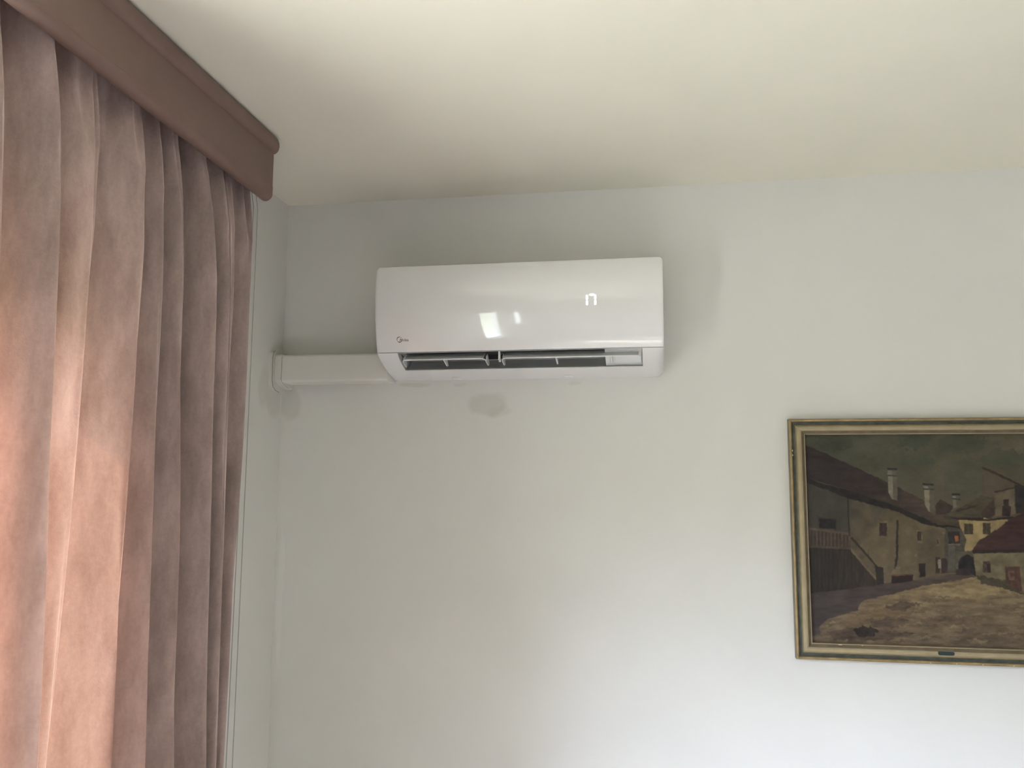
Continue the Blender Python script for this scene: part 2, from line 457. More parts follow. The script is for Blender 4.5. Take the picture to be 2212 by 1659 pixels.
# ------------------------------------------------------------------ air conditioner
AX0, AX1 = 0.347, 1.1035
ac = thing('air_conditioner', 'white split air conditioner mounted high on the wall, display lit, louvres open', 'air conditioner', (0.725, 0, 2.06))
front = [(-0.1740, 2.1172), (-0.1835, 2.1362), (-0.1905, 2.160), (-0.1968, 2.190), (-0.2010, 2.220), (-0.2035, 2.2528), (-0.2038, 2.285), (-0.2010, 2.3166), (-0.1970, 2.336)]
def panel_y(z):
    zz = [p[1] for p in front]; yy = [p[0] for p in front]
    return float(np.interp(z, zz, yy))
fine = catmull([front[0]] + front + [front[-1]], 5)
def bevel_piece(name, prof, m, w=0.008, seg=4, cut=None, ang=50, big=None, bigw=0.012, rounded=0, inset=0.0):
    b = bmesh.new()
    if rounded:                                   # lower corners rounded in the front view
        st = [(r * (1 - math.cos(math.radians(t))), r * (1 - math.sin(math.radians(t))), sd) for sd, r in ((0, 0.004), (1, rounded)) for t in range(0, 91, 15)]
        st = [(AX0 + x, d) for x, d, sd in st if sd == 0] + [(AX1 - x, d) for x, d, sd in st[::-1] if sd == 1]
        R_ = []
        for x, d in st:
            ring_ = []
            for y, z in prof:
                k = min(1, max(0, (2.1155 - z) / 0.02))
                ring_.append(b.verts.new((x, y + (0.35 * d * k if y < -0.001 else 0), z + 0.93 * d * k)))
            R_.append(ring_)
        n = len(prof)
        for p, q in zip(R_, R_[1:]):
            for i in range(n): b.faces.new((p[i], p[(i+1) % n], q[(i+1) % n], q[i]))
        b.faces.new(R_[0][::-1]); b.faces.new(R_[-1])
    elif big:                                     # upper corners rounded in the front view
        zt = max(p[1] for p in prof); R_ = []
        st = [(big * (1 - math.cos(math.radians(t))), big * (1 - math.sin(math.radians(t)))) for t in range(0, 91, 10)]
        st = [(AX0 + x, d) for x, d in st] + [(AX1 - x, d) for x, d in st[::-1]]
        for x, d in st:
            R_.append([b.verts.new((x, y + 0.30 * d * (1 if y < -0.17 else 0), zt - d - (zt - z) * (0.25 + 0.75 * (1 - d / big)) if zt - z < 0.012 else min(z, zt - d - 0.012 * (1 - d / big) - 0.003))) for y, z in prof])
        n = len(prof)
        for p, q in zip(R_, R_[1:]):
            for i in range(n): b.faces.new((p[i], p[(i+1) % n], q[(i+1) % n], q[i]))
        b.faces.new(R_[0][::-1]); b.faces.new(R_[-1])
    else:
        prism_x(b, prof, AX0 + inset, AX1 - inset)
    o = obj(name, b, m, ac)
    if w: bevel(o, w, seg, ang)
    if cut is not None:
        mm = o.modifiers.new('cut', 'BOOLEAN'); mm.operation = 'DIFFERENCE'; mm.object = cut; mm.solver = 'EXACT'
    bpy.context.view_layer.update()
    apply_mods(o)
    o.data.polygons.foreach_set('use_smooth', [True] * len(o.data.polygons))
    o.data.set_sharp_from_angle(angle=math.radians(28))
    return o
# outlet cavity cutter
OX0, OX1 = 0.403, 1.049
defl = [(-0.095, 2.0787), (-0.075, 2.0862), (-0.055, 2.0975), (-0.040, 2.1090)]
cutp = defl + [(-0.036, 2.150), (-0.050, 2.190), (-0.150, 2.190), (-0.1635, 2.1160), (-0.200, 2.1158), (-0.205, 2.100), (-0.130, 2.060)]
b = bmesh.new(); prism_x(b, cutp, OX0, OX1)
cutter = obj('cutter', b, M['ac_white'])
bevel_piece('front_panel', [tuple(p) for p in fine] + [(-0.1955, 2.3425), (-0.1935, 2.3455), (-0.1895, 2.3475), (-0.184, 2.3480), (-0.150, 2.3480), (-0.1495, 2.300), (-0.165, 2.2), (-0.165, 2.1172)], M['ac_gloss'], 0, 3, None, 60, 0.010)
bevel_piece('back_housing', [(-0.164, 2.1165), (-0.164, 2.3380), (-0.10, 2.3400), (0.0, 2.3400), (0.0, 2.1165)], M['ac_white'], 0.003, 2, cutter, inset=0.001)
cas = [(-0.1725, 2.1160), (-0.163, 2.1080), (-0.1510, 2.1007), (-0.136, 2.0940), (-0.1191, 2.0877), (-0.098, 2.0806), (-0.0768, 2.0742), (-0.045, 2.0672), (-0.012, 2.0632), (0.0, 2.0625), (0.0, 2.1160)]
bevel_piece('lower_casing', cas, M['ac_white'], 0, 4, cutter, 60, rounded=0.021)
bpy.data.objects.remove(cutter)
# dark sheets added for the shade deep in the outlet, behind the louvres
b = bmesh.new()
box(b, OX0 + .001, 0.9515, -0.0395, -0.0370, 2.1055, 2.188)
box(b, OX0 + .001, 0.9515, -0.149, -0.040, 2.1860, 2.1890)
obj('outlet_shade', b, M['ac_dark'], ac)
b = bmesh.new()
for k in range(12):                                            # cross-flow fan drum with its blades
    a = 2 * math.pi * k / 12
    y, z = -0.085 + 0.030 * math.cos(a), 2.153 + 0.030 * math.sin(a)
    box(b, OX0 + .004, 0.949, y - .003, y + .003, z - .003, z + .003)
tube(b, [(OX0 + .004, -0.085, 2.153), (0.949, -0.085, 2.153)], 0.024, 20)
obj('fan_drum', b, M['ac_dark'], ac)
# grey deflector floor
b = bmesh.new()
dp = [(y, z + 0.0006) for y, z in defl]
prism_x(b, dp + [(y, z + 0.0016) for y, z in dp[::-1]], OX0 + .001, 0.9505)
obj('deflector', b, M['ac_inner'], ac)
b = bmesh.new()
prism_x(b, [(-0.148, 2.1155), (-0.100, 2.0900), (-0.085, 2.0835), (-0.0395, 2.108), (-0.0395, 2.186), (-0.148, 2.186)], 0.9525, OX1 - .001)
o = obj('side_filler', b, M['ac_vane'], ac); o['label'] = 'pale grey filler closing the outlet end'
b = bmesh.new(); tube(b, [(OX0 + .002, -0.0960, 2.0792), (OX1 - .002, -0.0960, 2.0792)], 0.0013, 8)
obj('outlet_lip', b, M['ac_white'], ac, smooth=True)
# horizontal vanes
def vane(x0, x1, arms):
    b = bmesh.new()
    prof = [(-0.1580, 2.0990), (-0.1420, 2.1100), (-0.1230, 2.1190), (-0.1215, 2.1173), (-0.1400, 2.1080), (-0.1550, 2.0970)]
    prism_x(b, prof, x0 + 0.006, x1 - 0.006)
    v = obj('horizontal_vane', b, M['ac_vane'], ac, angle=30)
    e = bmesh.new()
    pts = [(x0, -0.1140, 2.0870), (x0, -0.1400, 2.0930), (x0 + .0012, -0.1500, 2.0960), (x0 + 0.006, -0.1560, 2.0980), (x0 + 0.014, -0.1580, 2.0987),
           (x1 - 0.014, -0.1580, 2.0987), (x1 - 0.006, -0.1560, 2.0980), (x1 - .0012, -0.1500, 2.0960), (x1, -0.1400, 2.0930), (x1, -0.1140, 2.0870)]
    tube(e, pts, 0.0017, 8)
    obj('vane_rim', e, M['ac_white'], v, smooth=True)
    for xa in arms:
        a = bmesh.new()
        prism_x(a, [(-0.1570, 2.0990), (-0.1140, 2.0860), (-0.1000, 2.0885), (-0.1300, 2.1130)], xa - 0.0014, xa + 0.0014)
        obj('arm', a, M['ac_white'], v)
    for xa in (x0, x1):
        a = bmesh.new()
        prism_x(a, [(-0.1400, 2.0930), (-0.1140, 2.0875), (-0.0980, 2.0900), (-0.1260, 2.1155), (-0.1400, 2.1075)], xa - 0.0010, xa + 0.0010)
        obj('arm', a, M['ac_vane'], v)
vane(0.4105, 0.6385, (0.5250,))
vane(0.6825, 1.0455, (0.8255, 0.9690))
b = bmesh.new()
box(b, 0.6755, 0.6790, -0.166, -0.150, 2.0935, 2.1165)
tube(b, [(0.6745, -0.150, 2.0945), (0.6800, -0.150, 2.0945)], 0.005, 12)
obj('pivot_bracket', b, M['ac_white'], ac)
for x in (0.533, 0.849):
    b = bmesh.new(); box(b, x - 0.012, x + 0.012, -0.040, -0.016, 2.0605, 2.0665)
    o = obj('latch', b, M['ac_inner'], ac); bevel(o, 0.0015, 2)
# display digits: lit seven-segment "17"
def surf_patch(bm, x, z, hx, hz, off=0.0006):
    n = 14; ring = []
    for k in range(n):
        a = 2 * math.pi * k / n
        c, s = math.cos(a), math.sin(a)
        px = x + hx * math.copysign(abs(c) ** 0.75, c); pz = z + hz * math.copysign(abs(s) ** 0.75, s)
        ring.append((px, pz))
    f = [bm.verts.new((p, panel_y(q) - off, q)) for p, q in ring]
    g = [bm.verts.new((p, panel_y(q) + 0.0004, q)) for p, q in ring]
    bm.faces.new(f); bm.faces.new(g[::-1])
    for k in range(n): bm.faces.new((f[k], g[k], g[(k+1) % n], f[(k+1) % n]))
b = bmesh.new()
for z in (2.2440, 2.2305): surf_patch(b, 0.9115, z, 0.0027, 0.0062)
obj('display_digit', b, M['led'], ac)
b = bmesh.new()
surf_patch(b, 0.9240, 2.2505, 0.0062, 0.0026)
for z in (2.2440, 2.2305): surf_patch(b, 0.9327, z, 0.0027, 0.0062)
obj('display_digit', b, M['led'], ac)
# maker's emblem and word, printed on the lower left of the panel
def text_mesh(s, size):
    cu = bpy.data.curves.new('t', 'FONT'); cu.body = s; cu.size = size; cu.extrude = 0.0; cu.offset = 0.00012
    o = bpy.data.objects.new('t', cu); C.objects.link(o)
    bpy.context.view_layer.update()
    me = bpy.data.meshes.new_from_object(o.evaluated_get(bpy.context.evaluated_depsgraph_get()))
    bpy.data.objects.remove(o); return me
tm = text_mesh('idea', 0.0100)
for v in tm.vertices:
    x, z = 0.4222 + v.co.x * 0.92, 2.1447 + v.co.y
    v.co = (x, panel_y(z) - 0.0005, z)
b = bmesh.new(); b.from_mesh(tm)
cx, cz, r0 = 0.4125, 2.1492, 0.0068
def ribbon(pts, ws):
    L = []; 
    for i, (x, z) in enumerate(pts):
        x2, z2 = pts[min(i+1, len(pts)-1)]; x1, z1 = pts[max(i-1, 0)]
        d = math.hypot(x2-x1, z2-z1) or 1; nx, nz = -(z2-z1)/d, (x2-x1)/d; w = ws[i] / 2
        L.append([b.verts.new((x + nx*w*s, panel_y(z + nz*w*s) - 0.0005, z + nz*w*s)) for s in (-1, 1)])
    for p, q in zip(L, L[1:]): b.faces.new((p[0], p[1], q[1], q[0]))
arc = [(cx + r0 * math.cos(math.radians(d)), cz + r0 * math.sin(math.radians(d))) for d in range(35, 340, 12)]
ribbon(arc, [0.0007 + 0.0013 * abs(math.sin(math.radians((i - 2) * 15.0))) for i in range(len(arc))])
ribbon([(0.4115, 2.1432), (0.4145, 2.1475), (0.4152, 2.1515)], [0.0012, 0.0012, 0.0016])
ribbon([(0.4152, 2.1515), (0.4176, 2.1447)], [0.0018, 0.0014])
ribbon([(0.4176, 2.1447), (0.4200, 2.1515)], [0.0012, 0.0012])
ribbon([(0.4200, 2.1518), (0.4209, 2.1447)], [0.0012, 0.0012])
obj('logo', b, M['logo'], ac)

# ------------------------------------------------------------------ trunking for the pipes
tr = thing('pipe_trunking', 'white pipe trunking from the air conditioner to the window-wall corner', 'trunking', (0.17, 0, 2.06))
b = bmesh.new()
rc = [(-0.0715 - 0.0085 * math.cos(math.radians(t)), 2.063 - 0.0085 * math.sin(math.radians(t))) for t in range(90, -1, -18)] + \
     [(-0.0715 - 0.0085 * math.cos(math.radians(t)), 2.125 + 0.0085 * math.sin(math.radians(t))) for t in range(0, 91, 18)]
prism_x(b, [(0, 2.0555)] + rc + [(0, 2.1335)], 0.034, 0.3465)
o = obj('straight_cover', b, M['duct'], tr, angle=40)
b = bmesh.new()
prism_x(b, [(0, 2.0400), (-0.030, 2.0430), (-0.070, 2.0530), (-0.0825, 2.0600), (-0.0825, 2.1300), (-0.078, 2.1350), (0, 2.1350)], 0.012, 0.0345)
o = obj('elbow_cover', b, M['duct'], tr, angle=40); bevel(o, 0.004, 3, 20)
b = bmesh.new()
fl = [(0, 2.030), (-0.035, 2.0290), (-0.070, 2.0330), (-0.086, 2.043), (-0.0925, 2.060), (-0.0935, 2.120), (-0.090, 2.137), (-0.080, 2.145), (-0.050, 2.147), (0, 2.147)]
prism_x(b, fl, 0.0, 0.012)
obj('wall_flange', b, M['duct'], tr, angle=40)
def seam(path, name='joint', r=0.0007):
    b = bmesh.new(); tube(b, path, r, 6); obj(name, b, M['seam'], tr)
seam([(0.0125, y - 0.0006, z) for y, z in [(-0.080, 2.1455), (-0.0905, 2.137), (-0.0940, 2.120), (-0.0930, 2.060), (-0.0865, 2.0425), (-0.070, 2.0325), (-0.045, 2.0292)]])
seam([(0.0348, y, z) for y, z in [(-0.0826, 2.128), (-0.0828, 2.060), (-0.070, 2.0522), (-0.030, 2.0422)]], r=0.0005)

# ------------------------------------------------------------------ painting
PX0, PX1, PZ0, PZ1 = 1.4225, 2.1310, 1.3333, 1.9425
pt = thing('framed_painting', 'oil painting of an old village courtyard in a gilded frame on the white wall', 'painting', ((PX0 + PX1) / 2, 0, PZ0))
# frame: rings stepping inwards (inset, height off the wall, material of the band that follows)
rings = [(0.000, 0.002, 4), (0.000, 0.024, 4), (0.0015, 0.0270, 0), (0.0040, 0.0285, 0), (0.0065, 0.0272, 0), (0.0075, 0.0235, 2), (0.0115, 0.0215, 2), (0.0155, 0.0225, 5), (0.0185, 0.0262, 1),
         (0.0225, 0.0285, 1), (0.0265, 0.0290, 1), (0.0305, 0.0275, 1), (0.0318, 0.0240, 3), (0.0375, 0.0215, 3), (0.0385, 0.0222, 1), (0.0400, 0.0220, 1), (0.0412, 0.0190, 3), (0.0412, 0.0100, 3)]
M['shade'] = mat('green-grey frame band', (0.20, 0.17, 0.10), 0.5, noise=(50, 0.25))
b = bmesh.new(); L = []
for ins, h, _ in rings:
    c = [(PX0 + ins, PZ0 + ins), (PX1 - ins, PZ0 + ins), (PX1 - ins, PZ1 - ins), (PX0 + ins, PZ1 - ins)]
    L.append([b.verts.new((x, -h, z)) for x, z in c])
for i in range(len(L) - 1):
    for k in range(4):
        b.faces.new((L[i][k], L[i][(k+1) % 4], L[i+1][(k+1) % 4], L[i+1][k])).material_index = rings[i][2]
frame = obj('frame', b, [M['gilt'], M['champagne'], M['patina'], M['umber'], M['side'], M['shade']], pt, angle=22)
# small losses of gilding on the rim
for k, (x, z, sx, sz) in enumerate(((PX0 + .0072, 1.860, .0010, .0022), (PX0 + .0072, 1.848, .0010, .0018), (1.53, PZ0 + .0385, .004, .0008), (1.583, PZ0 + .0385, .0016, .0007),
                                    (1.74, PZ0 + .0030, .001, .001), (1.80, PZ0 + .0030, .001, .001), (1.86, PZ0 + .0030, .0014, .001), (1.93, PZ0 + .0030, .0016, .001))):
    b = bmesh.new(); h = 0.0290 if z < PZ0 + .01 or x < PX0 + .01 else 0.0228
    box(b, x - sx, x + sx, -h, -0.0215, z - sz, z + sz)
    M.setdefault('chip', mat('bare gesso', (0.62, 0.56, 0.45), 0.8))
    obj('chip', b, M['chip'], frame)
b = bmesh.new(); n = 18; ringv = []
for k in range(n):
    a = 2 * math.pi * k / n
    ringv.append((1.7770 + math.copysign(0.0145, math.cos(a)) + 0.0045 * math.cos(a), 1.3603 + 0.0045 * math.sin(a)))
f0 = [b.verts.new((x, -0.0305, z)) for x, z in ringv]; f1 = [b.verts.new((x, -0.0270, z)) for x, z in ringv]
b.faces.new(f0); b.faces.new(f1[::-1])
for k in range(n): b.faces.new((f0[k], f1[k], f1[(k+1) % n], f0[(k+1) % n]))
obj('nameplate', b, M['plate'], pt, angle=40)

# --- the painted canvas: brushwork laid on a fine vertex grid, in a drawing frame 0..2400 x 140..1520
def value_noise(x, y, seed):
    r = np.random.RandomState(seed); T = r.rand(64, 64)
    xi = np.floor(x).astype(int); yi = np.floor(y).astype(int); fx = x - xi; fy = y - yi
    fx = fx*fx*(3-2*fx); fy = fy*fy*(3-2*fy)
    a = T[yi % 64, xi % 64]; b_ = T[yi % 64, (xi+1) % 64]; c = T[(yi+1) % 64, xi % 64]; d = T[(yi+1) % 64, (xi+1) % 64]
    return (a*(1-fx)+b_*fx)*(1-fy) + (c*(1-fx)+d*fx)*fy - 0.5
def fbm(x, y, seed, o=4):
    s = 0; a = 1.0
    for k in range(o):
        s = s + a * value_noise(x * 2**k + 7*k, y * 2**k + 3*k, seed + k); a *= 0.5
    return s
def paint():
    cx0, cx1, cz0, cz1 = PX0 + 0.0405, PX1 - 0.0405, PZ0 + 0.0405, PZ1 - 0.0405
    xs = np.concatenate([np.arange(cx0, 2.005, 0.0010), np.linspace(2.006, cx1, 16)])
    zs_ = np.linspace(cz1, cz0, 520)
    Xw, Zw = np.meshgrid(xs, zs_)
    h = [[2529.7056368859876, -81.40557612832865, -3406.0781214852454], [-23.803902485667976, -2428.240631273266, 4797.756725516299], [-0.0730584448028604, 0.05419239340724712, 1.0]]
    w = h[2][0]*Xw + h[2][1]*Zw + 1.0
    U = (h[0][0]*Xw + h[0][1]*Zw + h[0][2]) / w
    V_ = (h[1][0]*Xw + h[1][1]*Zw + h[1][2]) / w
    img = np.zeros(U.shape + (3,))
    wu = U + 7 * fbm(U / 22, V_ / 22, 11, 3); wv = V_ + 7 * fbm(U / 22, V_ / 22, 31, 3)
    def inside(P, u, v):
        m = np.zeros(u.shape, bool); n = len(P)
        for i in range(n):
            x1, y1 = P[i]; x2, y2 = P[(i+1) % n]
            if y1 == y2: continue
            c = ((y1 > v) != (y2 > v)) & (u < (x2-x1)*(v-y1)/(y2-y1)+x1)
            m ^= c
        return m
    def poly(P, col, var=0.12, tex=(30, 30), col2=None, grad=None, seed=1, warp=1.0, alpha=1.0):
        u = U + (wu - U) * warp; v = V_ + (wv - V_) * warp
        xs_ = [p[0] for p in P]; ys_ = [p[1] for p in P]
        m = inside(P, u, v)
        if not m.any(): return
        c = np.array(col, float)[None, :] * np.ones((m.sum(), 3))
        if col2 is not None:
            (ax, ay), (bx, by) = grad
            t = ((U[m]-ax)*(bx-ax) + (V_[m]-ay)*(by-ay)) / ((bx-ax)**2 + (by-ay)**2)
            t = np.clip(t + 0.35 * fbm(U[m]/50, V_[m]/50, seed+5, 3), 0, 1)[:, None]
            c = c*(1-t) + np.array(col2, float)*t
        nz = fbm(U[m]/tex[0], V_[m]/tex[1], seed, 4)
        c = c * (1 + var * 2 * nz)[:, None]
        img[m] = img[m]*(1-alpha) + c*alpha
    Rr = 2500
    # sky
    poly([(0, 0), (Rr, 0), (Rr, 900), (0, 900)], (75, 74, 62), .10, (170, 110), (86, 80, 65), ((600, 200), (900, 560)), 3)
    for (x, y, a, bb, c) in ((330, 200, 130, 45, (62, 62, 52)), (850, 190, 110, 50, (64, 68, 58)), (640, 260, 110, 60, (86, 82, 68)), (860, 300, 130, 35, (74, 76, 64)),
                             (1150, 200, 160, 60, (66, 68, 57)), (1450, 190, 140, 40, (88, 82, 66)), (1180, 420, 150, 120, (78, 79, 66)), (520, 330, 120, 50, (78, 73, 60)), (1420, 300, 130, 60, (70, 72, 60))):
        poly([(x + a*math.cos(t), y + bb*math.sin(t)) for t in np.linspace(0, 6.28, 20)], c, .1, (60, 40), seed=x, warp=6, alpha=.6)
    # ground
    poly([(0, 1020), (Rr, 1020), (Rr, 1700), (0, 1700)], (124, 106, 80), .16, (70, 18), (98, 84, 68), ((900, 1130), (900, 1420)), 8)
    for k in range(150):
        r_ = random.Random(k); x = r_.uniform(260, 1600); y = r_.uniform(1110, 1490); a = r_.uniform(18, 70) * (y - 900) / 450; bb = r_.uniform(4, 11) * (y - 900) / 400
        c = r_.choice([(134, 116, 88), (88, 74, 60), (112, 96, 74), (78, 66, 56), (104, 88, 70), (120, 104, 82)])
        poly([(x + a*math.cos(t), y + bb*math.sin(t)) for t in np.linspace(0, 6.28, 12)], c, .15, (30, 10), seed=k, warp=3, alpha=.55)
    poly([(1240, 1080), (1100, 1120), (900, 1150), (1150, 1190), (1400, 1170), (1380, 1120)], (140, 122, 90), .14, (50, 14), seed=5, warp=3, alpha=.7)
    poly([(380, 1330), (620, 1250), (900, 1220), (820, 1290), (560, 1350), (420, 1400)], (106, 88, 66), .16, (50, 14), seed=15, warp=4, alpha=.7)
    poly([(640, 1250), (760, 1215), (900, 1225), (760, 1275)], (72, 58, 50), .2, (40, 12), seed=9, warp=3, alpha=.7)
    poly([(860, 1330), (1100, 1300), (1300, 1330), (1180, 1370), (940, 1365)], (88, 74, 60), .2, (40, 12), seed=29, warp=4, alpha=.6)
    poly([(560, 1330), (760, 1310), (830, 1350), (700, 1390), (560, 1375)], (80, 66, 56), .2, (40, 12), seed=39, warp=4, alpha=.6)
    poly([(290, 1405), (440, 1380), (640, 1400), (860, 1410), (830, 1440), (560, 1465), (330, 1460)], (78, 64, 54), .2, (40, 14), seed=19, warp=3, alpha=.8)
    poly([(460, 1395), (530, 1370), (610, 1395), (590, 1430), (500, 1440)], (50, 43, 41), .2, seed=2, warp=3)
    poly([(180, 1150), (600, 1100), (900, 1065), (1130, 1025), (1240, 1030), (1250, 1050), (1100, 1080), (900, 1115), (700, 1165), (500, 1215), (480, 1275), (300, 1320), (245, 1370), (240, 1425), (170, 1440)],
         (66, 58, 57), .10, (90, 20), (78, 66, 60), ((200, 1250), (1100, 1060)), 12, warp=1.5)
    # left building wall
    poly([(100, 380), (420, 520), (740, 600), (1000, 700), (1165, 740), (1165, 890), (1125, 1030), (900, 1070), (600, 1105), (100, 1165)],
         (70, 64, 57), .10, (60, 60), (98, 86, 67), ((300, 600), (640, 880)), 21)
    poly([(620, 700), (860, 720), (860, 960), (740, 1000), (600, 980), (500, 850)], (100, 88, 68), .12, (50, 50), seed=22, warp=5, alpha=.5)
    poly([(860, 740), (1050, 770), (1050, 1010), (870, 1050)], (86, 76, 62), .10, (50, 50), seed=23, warp=4, alpha=.6)
    poly([(600, 1000), (760, 960), (860, 1010), (860, 1060), (640, 1100)], (104, 92, 76), .12, (40, 40), seed=24, warp=4, alpha=.6)
    poly([(120, 420), (420, 545), (425, 780), (120, 735)], (66, 61, 56), .09, (60, 60), seed=25, alpha=.9)
    # eave shadow and roof
    poly([(120, 400), (230, 450), (600, 545), (1050, 715), (1165, 735), (1150, 760), (1050, 745), (900, 715), (740, 640), (600, 600), (400, 545), (240, 480), (120, 440)], (40, 36, 35), .12, seed=26)
    poly([(120, 200), (230, 243), (450, 345), (680, 452), (905, 560), (1000, 650), (1170, 718), (1165, 738), (1000, 722), (740, 605), (600, 560), (430, 500), (120, 410)],
         (50, 41, 41), .12, (80, 26), (74, 63, 53), ((400, 400), (1000, 660)), 27)
    # gable behind, far houses
    poly([(983, 600), (1015, 556), (1095, 605), (1070, 650), (983, 665)], (62, 52, 46), .1, seed=28)
    poly([(1280, 350), (1335, 370), (1500, 455), (1560, 485), (Rr, 900), (1430, 690), (1280, 620)], (84, 74, 62), .08, (60, 60), seed=29)
    poly([(1280, 350), (1335, 368), (1560, 478), (1560, 492), (1330, 384), (1284, 366)], (58, 46, 40), .1, seed=30, warp=.5)
    poly([(1350, 515), (1490, 478), (1492, 650), (1360, 672)], (98, 86, 70), .10, (40, 60), seed=31)
    poly([(1355, 510), (1500, 476), (1500, 486), (1360, 520)], (62, 50, 44), .1, seed=32, warp=.6)
    poly([(1488, 465), (Rr, 620), (Rr, 700), (1495, 646)], (46, 42, 42), .12, seed=33)
    poly([(1030, 662), (1150, 608), (1280, 535), (1362, 553), (1345, 690), (1200, 690), (1040, 700)], (76, 68, 55), .12, (60, 20), seed=34)
    poly([(1110, 628), (1260, 590), (1230, 612), (1120, 640)], (58, 50, 44), .1, seed=35)
    poly([(1272, 645), (1357, 552), (1368, 662), (1285, 692)], (64, 53, 46), .1, seed=36)
    poly([(1415, 560), (1450, 560), (1452, 600), (1466, 604), (1460, 668), (1408, 668), (1412, 604), (1420, 598)], (52, 42, 40), .15, seed=37, warp=.5)
    # sunlit yellow house
    poly([(1130, 690), (1290, 680), (1442, 690), (1442, 730), (1240, 895), (1165, 895), (1150, 770)], (146, 126, 90), .10, (40, 40), seed=38)
    poly([(1060, 676), (1285, 676), (1290, 688), (1480, 668), (1480, 684), (1290, 698), (1130, 690)], (48, 40, 38), .12, seed=39, warp=.6)
    for x0, x1, y0, y1 in ((1166, 1222, 715, 782), (1286, 1334, 710, 782)):
        poly([(x0, y0), (x1, y0), (x1, y1), (x0, y1)], (64, 56, 45), .15, (14, 14), seed=x0, warp=.6)
        poly([((x0+x1)/2-2, y0), ((x0+x1)/2+3, y0), ((x0+x1)/2+3, y1), ((x0+x1)/2-2, y1)], (84, 74, 58), seed=4, warp=.5)
    # passage block with balcony
    poly([(1040, 735), (1150, 745), (1180, 820), (1165, 890), (1120, 1030), (1040, 1030)], (74, 68, 60), .10, seed=40)
    poly([(1062, 765), (1135, 765), (1138, 845), (1066, 845)], (50, 44, 42), .2, (12, 30), seed=41, warp=.6)
    poly([(1060, 843), (1142, 843), (1142, 853), (1062, 853)], (104, 90, 76), seed=42, warp=.5)
    poly([(1103, 792), (1128, 796), (1130, 826), (1108, 834)], (136, 84, 52), .15, seed=43, warp=.6)
    poly([(1066, 855), (1108, 858), (1105, 1020), (1062, 1020)], (86, 82, 74), .1, seed=44)
    poly([(1108, 890), (1245, 890), (1248, 1050), (1110, 1030)], (88, 80, 68), .1, seed=45)
    poly([(1128, 1035), (1128, 965), (1146, 928), (1184, 910), (1222, 930), (1240, 975), (1240, 1048), (1180, 1030)], (40, 37, 38), .15, seed=46, warp=.6)
    poly([(1112, 1010), (1180, 1000), (1240, 1030), (1180, 1046), (1112, 1040)], (52, 44, 44), .1, seed=47)
    # right house
    poly([(1222, 890), (Rr, 880), (Rr, 1500), (1530, 1165), (1440, 1125), (1242, 1045)], (108, 98, 76), .12, (50, 40), seed=48)
    poly([(1245, 1040), (1430, 1080), (1546, 1165), (Rr, 1560), (1500, 1150), (1400, 1125), (1290, 1100), (1250, 1070)], (74, 66, 54), .12, (50, 18), seed=49, warp=2)
    poly([(1212, 888), (1262, 820), (1385, 748), (1450, 690), (1560, 635), (Rr, 560), (Rr, 880), (1240, 898)], (68, 48, 46), .12, (70, 14), (60, 42, 41), ((1300, 820), (1480, 700)), 50)
    poly([(1212, 884), (Rr, 868), (Rr, 884), (1225, 905)], (46, 38, 37), .1, seed=51, warp=.6)
    poly([(1284, 955), (1334, 955), (1336, 1030), (1286, 1030)], (74, 60, 52), .2, (14, 14), seed=52, warp=.6)
    poly([(1312, 970), (1330, 970), (1332, 1028), (1314, 1028)], (48, 38, 38), .2, (14, 14), seed=53, warp=.6)
    poly([(1426, 988), (1520, 990), (1538, 1155), (1436, 1110)], (80, 58, 50), .12, (14, 30), seed=54, warp=.6)
    poly([(1445, 1015), (1485, 1018), (1485, 1030), (1460, 1030), (1462, 1050), (1488, 1050), (1486, 1078), (1452, 1074)], (104, 80, 68), .12, seed=55, warp=.6)
    # chimneys
    def chimney(P, capP, light, dark, split):
        poly(P, light, .08, seed=60, warp=.5)
        poly(split, dark, .08, seed=61, warp=.5)
        poly(capP, (84, 80, 70), .12, seed=62, warp=.5)
        x0 = min(p[0] for p in capP); x1 = max(p[0] for p in capP); y0 = min(p[1] for p in capP); y1 = max(p[1] for p in capP)
        poly([(x0, y0), (x1, y0 + 4), (x1, y0 + 16), (x0, y0 + 12)], (46, 42, 40), .1, seed=63, warp=.5)
        poly([(x0 + 4, y0 + 18), ((x0+x1)/2, y0 + 20), ((x0+x1)/2, y1 - 8), (x0 + 4, y1 - 10)], (118, 112, 98), .1, seed=64, warp=.5)
        poly([(x0 + 2, y1 - 8), (x1, y1 - 5), (x1, y1 + 3), (x0 + 4, y1)], (60, 55, 50), .1, seed=65, warp=.5)
    chimney([(678, 405), (735, 405), (739, 567), (700, 558), (680, 515)], [(672, 362), (700, 357), (736, 372), (735, 410), (673, 405)], (124, 117, 102), (96, 88, 77), [(708, 408), (735, 408), (739, 567), (712, 560)])
    chimney([(908, 490), (970, 492), (979, 657), (938, 636), (916, 600)], [(900, 462), (935, 455), (971, 464), (971, 497), (905, 494)], (130, 120, 102), (92, 83, 72), [(942, 494), (970, 494), (979, 657), (945, 640)])
    chimney([(1092, 552), (1134, 556), (1140, 604), (1096, 617)], [(1086, 524), (1110, 519), (1138, 532), (1135, 560), (1090, 554)], (116, 109, 93), (90, 82, 70), [(1112, 556), (1134, 556), (1140, 604), (1116, 610)])
    # left stair, gallery, doors and windows
    poly([(140, 860), (440, 880), (520, 950), (612, 1075), (600, 1112), (140, 1165)], (44, 39, 37), .12, (10, 80), (56, 48, 43), ((200, 1000), (560, 1050)), 70)
    for k in range(16):
        x = 190 + k * 24
        poly([(x, 880), (x + 4, 880), (x + 6, 1120), (x + 1, 1120)], (62, 53, 46), .2, (6, 60), seed=71 + k, warp=.6, alpha=.6)
